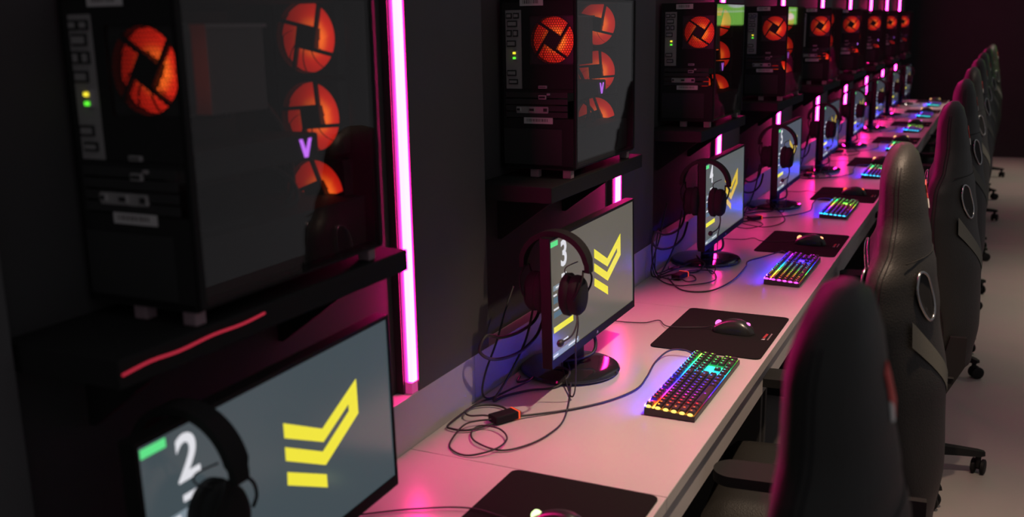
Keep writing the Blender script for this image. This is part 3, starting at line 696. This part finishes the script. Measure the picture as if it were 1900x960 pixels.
H3 = [(-.55,.78,.25),(-.545,.72,.20),(-.54,.66,.14),(-.545,.61,.08),(-.55,.60,.03),(-.545,.63,.006),(-.52,.70,.010),(-.50,.76,.014),(-.52,.83,.006),(-.55,.86,.006)]
S4 = [(-.500,.80,.012),(-.515,.76,.016),(-.54,.70,.008),(-.553,.66,.02),(-.562,.64,.10),(-.563,.66,.16)]
K4 = [(-.563,.67,.165),(-.560,.64,.10),(-.545,.61,.03),(-.500,.575,.006),(-.440,.545,.005),(-.400,.56,.007),(-.350,.62,.006),(-.340,.69,.006),(-.383,.790,.006),(-.444,.757,.010),(-.470,.69,.012)]
W4 = [(-.563,.72,.165),(-.560,.68,.09),(-.545,.64,.02),(-.49,.611,.008),(-.455,.624,.011),(-.42,.60,.008),(-.40,.64,.006),(-.43,.70,.006),(-.47,.66,.014)]
def dongle(n, x, y, rz, lab):
    t = thing('usb_hub', (x, y+dy(n), ZD+.0035), lab, 'usb hub', 'small hubs in the cables', rz); q = MB()
    q.box(-.017, .017, -.036, .036, 0, .018, .003); q.build('shell', M['plastic'], t)
    MB().box(-.0176, .0176, .027, .032, -.0002, .0186, .0006).build('indicator_light', M['oled'], t)
    return t
for n in SEATS:
    if n == 2: continue
    d = (0, dy(n), 0); a = AT[n]; alt = n in (4, 6, 8)
    if not alt:
        cable('cable', 'thin black cable coiled in a large desk loop '+a, L2, .0021, d)
        cable('cable', 'black cable in a small coil on the desk '+a, L1, .0026, d)
        cable('cable', 'short black cable curling near the upstand '+a, L3, .0022, d)
        dongle(n, -.455, .527, -.50, 'small black hub with orange light '+a)
    else:
        cable('cable', 'black cable looping widely off the upstand '+a, K4, .0024, d)
        cable('cable', 'black cable coiled beside the upstand '+a, W4, .0024, d)
        cable('cable', 'short black cable rising up the upstand '+a, S4, .0024, d)
        dongle(n, -.462, .66, -.2, 'small black hub with orange light '+a)
    cable('cable', 'thick black cable looping behind the monitor '+a, H1, .0042, d)
    cable('cable', 'black cable hanging beside the monitor base '+a, H2, .0030, d)
    cable('cable', 'black cable hanging against the upstand '+a, H3, .0026, d)

# ------------------------------------------------------------------ gaming chairs (own frame: origin on the floor under the seat, facing -X)
def lerp(tab, h):
    for a, b in zip(tab, tab[1:]):
        if h <= b[0]:
            k_ = (h-a[0])/(b[0]-a[0]); k_ = k_*k_*(3-2*k_); return [a[i]+(b[i]-a[i])*k_ for i in range(1, len(a))]
    return list(tab[-1][1:])
#        height, half width, side front x, side thickness, back bulge, front hollow
BACK = [(.47,.200,.130,.080,.040,.010),(.60,.235,.100,.085,.080,.035),(.80,.255,.062,.090,.105,.050),(.98,.265,.045,.086,.098,.040),(1.07,.250,.050,.082,.084,.025),
        (1.14,.190,.076,.074,.050,.008),(1.20,.150,.083,.072,.034,.000),(1.27,.138,.083,.068,.026,.000),(1.315,.115,.092,.056,.018,.000),(1.338,.075,.106,.040,.010,.000),(1.346,.030,.120,.022,.003,.000)]
def back_x(y, h):
    hw, fx_, th, bu, ho = lerp(BACK, h); s_ = max(-1, min(1, y/hw)); return fx_+th+bu*(1-s_*s_)
def front_x(y, h):
    hw, fx_, th, bu, ho = lerp(BACK, h); s_ = max(-1, min(1, y/hw)); return fx_+ho*(1-s_*s_)
def chair(lab):
    t = thing('gaming_chair', (0,0,0), lab, 'chair', 'black gaming chairs along the desk')
    b = MB(); hs_ = [.47+(1.346-.47)*(i/44) for i in range(45)]; ring = []; NP = 14
    for h in hs_:
        hw, fx_, th, bu, ho = lerp(BACK, h); pts = []
        for i in range(NP+1):
            s_ = -1+2*i/NP; e = (abs(s_)**6)*.30*th; pts.append((fx_+ho*(1-s_*s_)+e, s_*hw, h))
        for i in range(NP+1):
            s_ = 1-2*i/NP; e = (abs(s_)**6)*.30*th; pts.append((fx_+th+bu*(1-s_*s_)-e, s_*hw, h))
        ring.append(pts)
    n = len(ring[0]); vs = [p for r_ in ring for p in r_]; fs = []
    for i in range(len(ring)-1):
        for j in range(n): fs.append((i*n+j, i*n+(j+1)%n, (i+1)*n+(j+1)%n, (i+1)*n+j))
    fs += [list(range(n))[::-1], [(len(ring)-1)*n+j for j in range(n)]]
    b.add(vs, fs); bk = b.build('backrest', M['leather'], t, True)
    sm = MB()                                                              # double stitched seams down both sides and across the neck
    for s_ in (-1, 1):
        for off in (.45, .57):
            pts = []
            for h in hs_[2:-2]:
                hw, fx_, th, bu, ho = lerp(BACK, h); pts.append((fx_+th*off, s_*(hw+.0004), h))
            sm.tube(pts, .0014, 5)
    pts = []
    hw, fx_, th, bu, ho = lerp(BACK, 1.115)
    for i in range(17):
        y = -hw+2*hw*i/16; pts.append((back_x(y,1.115)+.0003, y*.985, 1.115))
    sm.tube(pts, .0014, 5); sm.build('seam', M['stitch_hole'], bk, True)
    for s_ in (-1, 1):                                                     # belt openings: dark discs painted as shaded holes, with bright rims
        for fn, nm in ((back_x, 1), (front_x, -1)):
            rim = []; disc = []
            for i in range(24):
                a = 2*PI*i/24; y = s_*(.150+.036*math.cos(a)+.016*math.sin(a)); h = 1.035+.056*math.sin(a)
                rim.append((fn(y,h)+nm*.002, y, h)); disc.append((fn(y,h)+nm*.0012, y, h))
            q = MB(); q.add(disc, [list(range(24))]); op = q.build('opening_shade', M['stitch_hole'], bk)
            q = MB(); q.tube(rim, .0032, 8, True); q.build('opening_rim', M['chrome'], t, True)
    fb = MB(); fs = []; vs = []                                            # grey suede band across the back
    for i in range(15):
        k_ = i/14; y = -.215+.20*k_; h = .965-.17*k_
        for d in (-.028, .028):
            hh = h+d; vs.append((back_x(y,hh)+.0015, y, hh))
    for i in range(14): fs.append((2*i, 2*i+1, 2*i+3, 2*i+2))
    fb.add(vs, fs); fb.build('suede_band', M['fabric'], t, True)
    em = MB(); y0 = -.025
    def bx(pl, d): return [(back_x(y,h)+d, y, h) for y,h in pl]
    for pl, mi in (([(-.030,1.208),(-.014,1.204),(-.012,1.220),(-.024,1.228)], 0), ([(-.024,1.229),(-.012,1.221),(-.010,1.205),(.026,1.214),(.018,1.246),(-.010,1.268),(-.026,1.258),(-.020,1.240)], 1)):
        em.mi = mi; n_ = len(pl); em.add(bx(pl,.0008)+bx(pl,.0025), [list(range(n_)), list(range(n_,2*n_))]+[(i,(i+1)%n_,n_+(i+1)%n_,n_+i) for i in range(n_)])
    o = em.build('headrest_patch', [M['white'], M['red']], t); o['label'] = 'red and white patch on the back of the headrest'
    s = MB(); vs = []; fs = []; nx, ny = 14, 12                            # seat cushion, dished with raised side bolsters
    for side in (1, 0):
        for i in range(nx+1):
            x = -.27+.46*i/nx
            for j in range(ny+1):
                y = -.255+.51*j/ny; e = max(abs(2*i/nx-1), abs(2*j/ny-1)); rr = (1-e**7)
                z = (.462+.050*rr+.020*abs(2*j/ny-1)**3*(1-abs(2*j/ny-1)**12)) if side else .462-.048*rr
                vs.append((x, y*(1-.10*(1-i/nx)), z))
    W = ny+1; B_ = (nx+1)*W
    for i in range(nx):
        for j in range(ny):
            fs.append((i*W+j, (i+1)*W+j, (i+1)*W+j+1, i*W+j+1)); fs.append((B_+i*W+j, B_+i*W+j+1, B_+(i+1)*W+j+1, B_+(i+1)*W+j))
    s.add(vs, fs); s.build('seat', M['leather'], t, True)
    for s_ in (-1, 1):
        p = MB(); p.box(-.10, .02, s_*.305-.022, s_*.305+.022, .40, .430, .004); p.tube([(-.03,s_*.30,.42),(-.035,s_*.318,.50),(-.05,s_*.322,.635)], [.020,.020,.017], 10)
        p.box(-.12,.06,s_*.30-.09 if s_ > 0 else -.30-.02, s_*.30+.02 if s_ > 0 else -.30+.09, .404, .412)
        p.build('arm_post', M['plastic_m'], t, 40)
        a = MB(); a.prism([(x,y) for x,y in rrect(-.225,.055,s_*.325-.048,s_*.325+.048,.046,8)], 2, .636, .660); a.build('armrest', M['plastic_m'], t, 40)
        hg = MB(); hg.prism([(.10,.40),(.17,.40),(.22,.50),(.22,.60),(.17,.60),(.15,.50)], 1, s_*.232-.010, s_*.232+.010); hg.build('recliner_hinge', M['plastic_m'], t)
    g = MB(); g.cyl((0,0,.075),(0,0,.25),.030,20); g.cyl((0,0,.25),(0,0,.40),.018,20); g.build('gas_lift', M['plastic'], t, 40)
    MB().box(-.11, .11, -.09, .09, .385, .418, .008).build('tilt_mechanism', M['plastic'], t)
    st = MB(); st.lathe([(.025,.07),(.045,.075),(.050,.10),(.040,.125),(.028,.13)], (0,0,0), 2, 20); hub_ = st.build('base_hub', M['plastic'], t, 40)
    for i in range(5):
        a = 2*PI*i/5; d = Vector((math.cos(a), math.sin(a), 0)); e = Vector((-d.y, d.x, 0)); q = MB(); vs = []
        for (r_, w_, z0, z1) in ((.03,.030,.080,.122),(.12,.026,.082,.118),(.24,.021,.078,.104),(.315,.019,.074,.094),(.335,.012,.076,.090)):
            vs += [d*r_+e*w_+Vector((0,0,z0)), d*r_-e*w_+Vector((0,0,z0)), d*r_-e*w_*.7+Vector((0,0,z1)), d*r_+e*w_*.7+Vector((0,0,z1))]
        fs = [(0,1,2,3), (19,18,17,16)]
        for k_ in range(4):
            for j in range(4): fs.append((k_*4+j, k_*4+(j+1)%4, k_*4+4+(j+1)%4, k_*4+4+j))
        q.add(vs, fs); q.build('base_leg', M['plastic'], hub_)
        q = MB(); p = d*.315; ca = a+1.1+i*.7; ax_ = Vector((-math.sin(ca), math.cos(ca), 0)); tr_ = Vector((math.cos(ca), math.sin(ca), 0))*.012
        for w_ in (-1, 1): 
            c0 = p+tr_+Vector((0,0,.028))+ax_*w_*.007; q.tube([c0, c0+ax_*w_*.004, c0+ax_*w_*.014, c0+ax_*w_*.017], [.020,.028,.028,.022], 20)
        q.cyl(p+tr_+Vector((0,0,.028))-ax_*.01, p+tr_+Vector((0,0,.028))+ax_*.01, .012, 12); q.cyl(p+Vector((0,0,.03)), p+Vector((0,0,.082)), .010, 12)
        q.build('caster', M['plastic'], hub_, 40)
    return t
CH = {2:(.252,-.34,.03,.4), 3:(.200,.975,.10,.2), 4:(.245,2.26,.06,.29), 5:(.235,3.61,.10,-.56), 6:(.23,4.86,.05,-.70), 7:(.23,6.15,.10,-.60), 8:(.23,7.45,.02,.2), 9:(.24,8.75,.08,-.5), 10:(.26,10.02,.05,.1)}
ch = chair('nearest black gaming chair, blurred, filling the bottom right corner')
for n in SEATS:
    x, y, a, b_ = CH[n]
    if n == 2: r = ch; ch.location = (x,y,0); ch.rotation_euler = (0,0,a)
    else: r = dup(ch, (x,y,0), 'black gaming chair with red headrest patch '+AT[n], a)
    for c in kids(r):
        if c.name.startswith('base_hub'): c.rotation_euler = (0,0,b_-a)

# ------------------------------------------------------------------ added green screen on the far wall, out of view, mirrored in the computers' glass
q = MB(); q.box(1.06, 2.35, 11.70, 11.748, ZD+.84, ZD+1.55)
ps = thing('added_wall_screen', (1.82, 11.725, ZD+.84), 'unseen green screen added on the far wall for its glass reflection', 'screen')
q.build('display', M['gscreen'], ps, origin=ps.location)
q = MB(); q.lathe([(.001,0),(.09,.002),(.001,.004)], (1.80, 11.695, ZD+1.10), 1, 20, .5, 1.3); q.box(1.06, 2.35, 11.695, 11.699, ZD+1.005, ZD+1.014); q.lathe([(.001,0),(.05,.002),(.001,.004)], (1.13, 11.695, ZD+.93), 1, 20, .8, 1.0)
q.build('display_figures', M['gwhite'], ps, origin=ps.location)
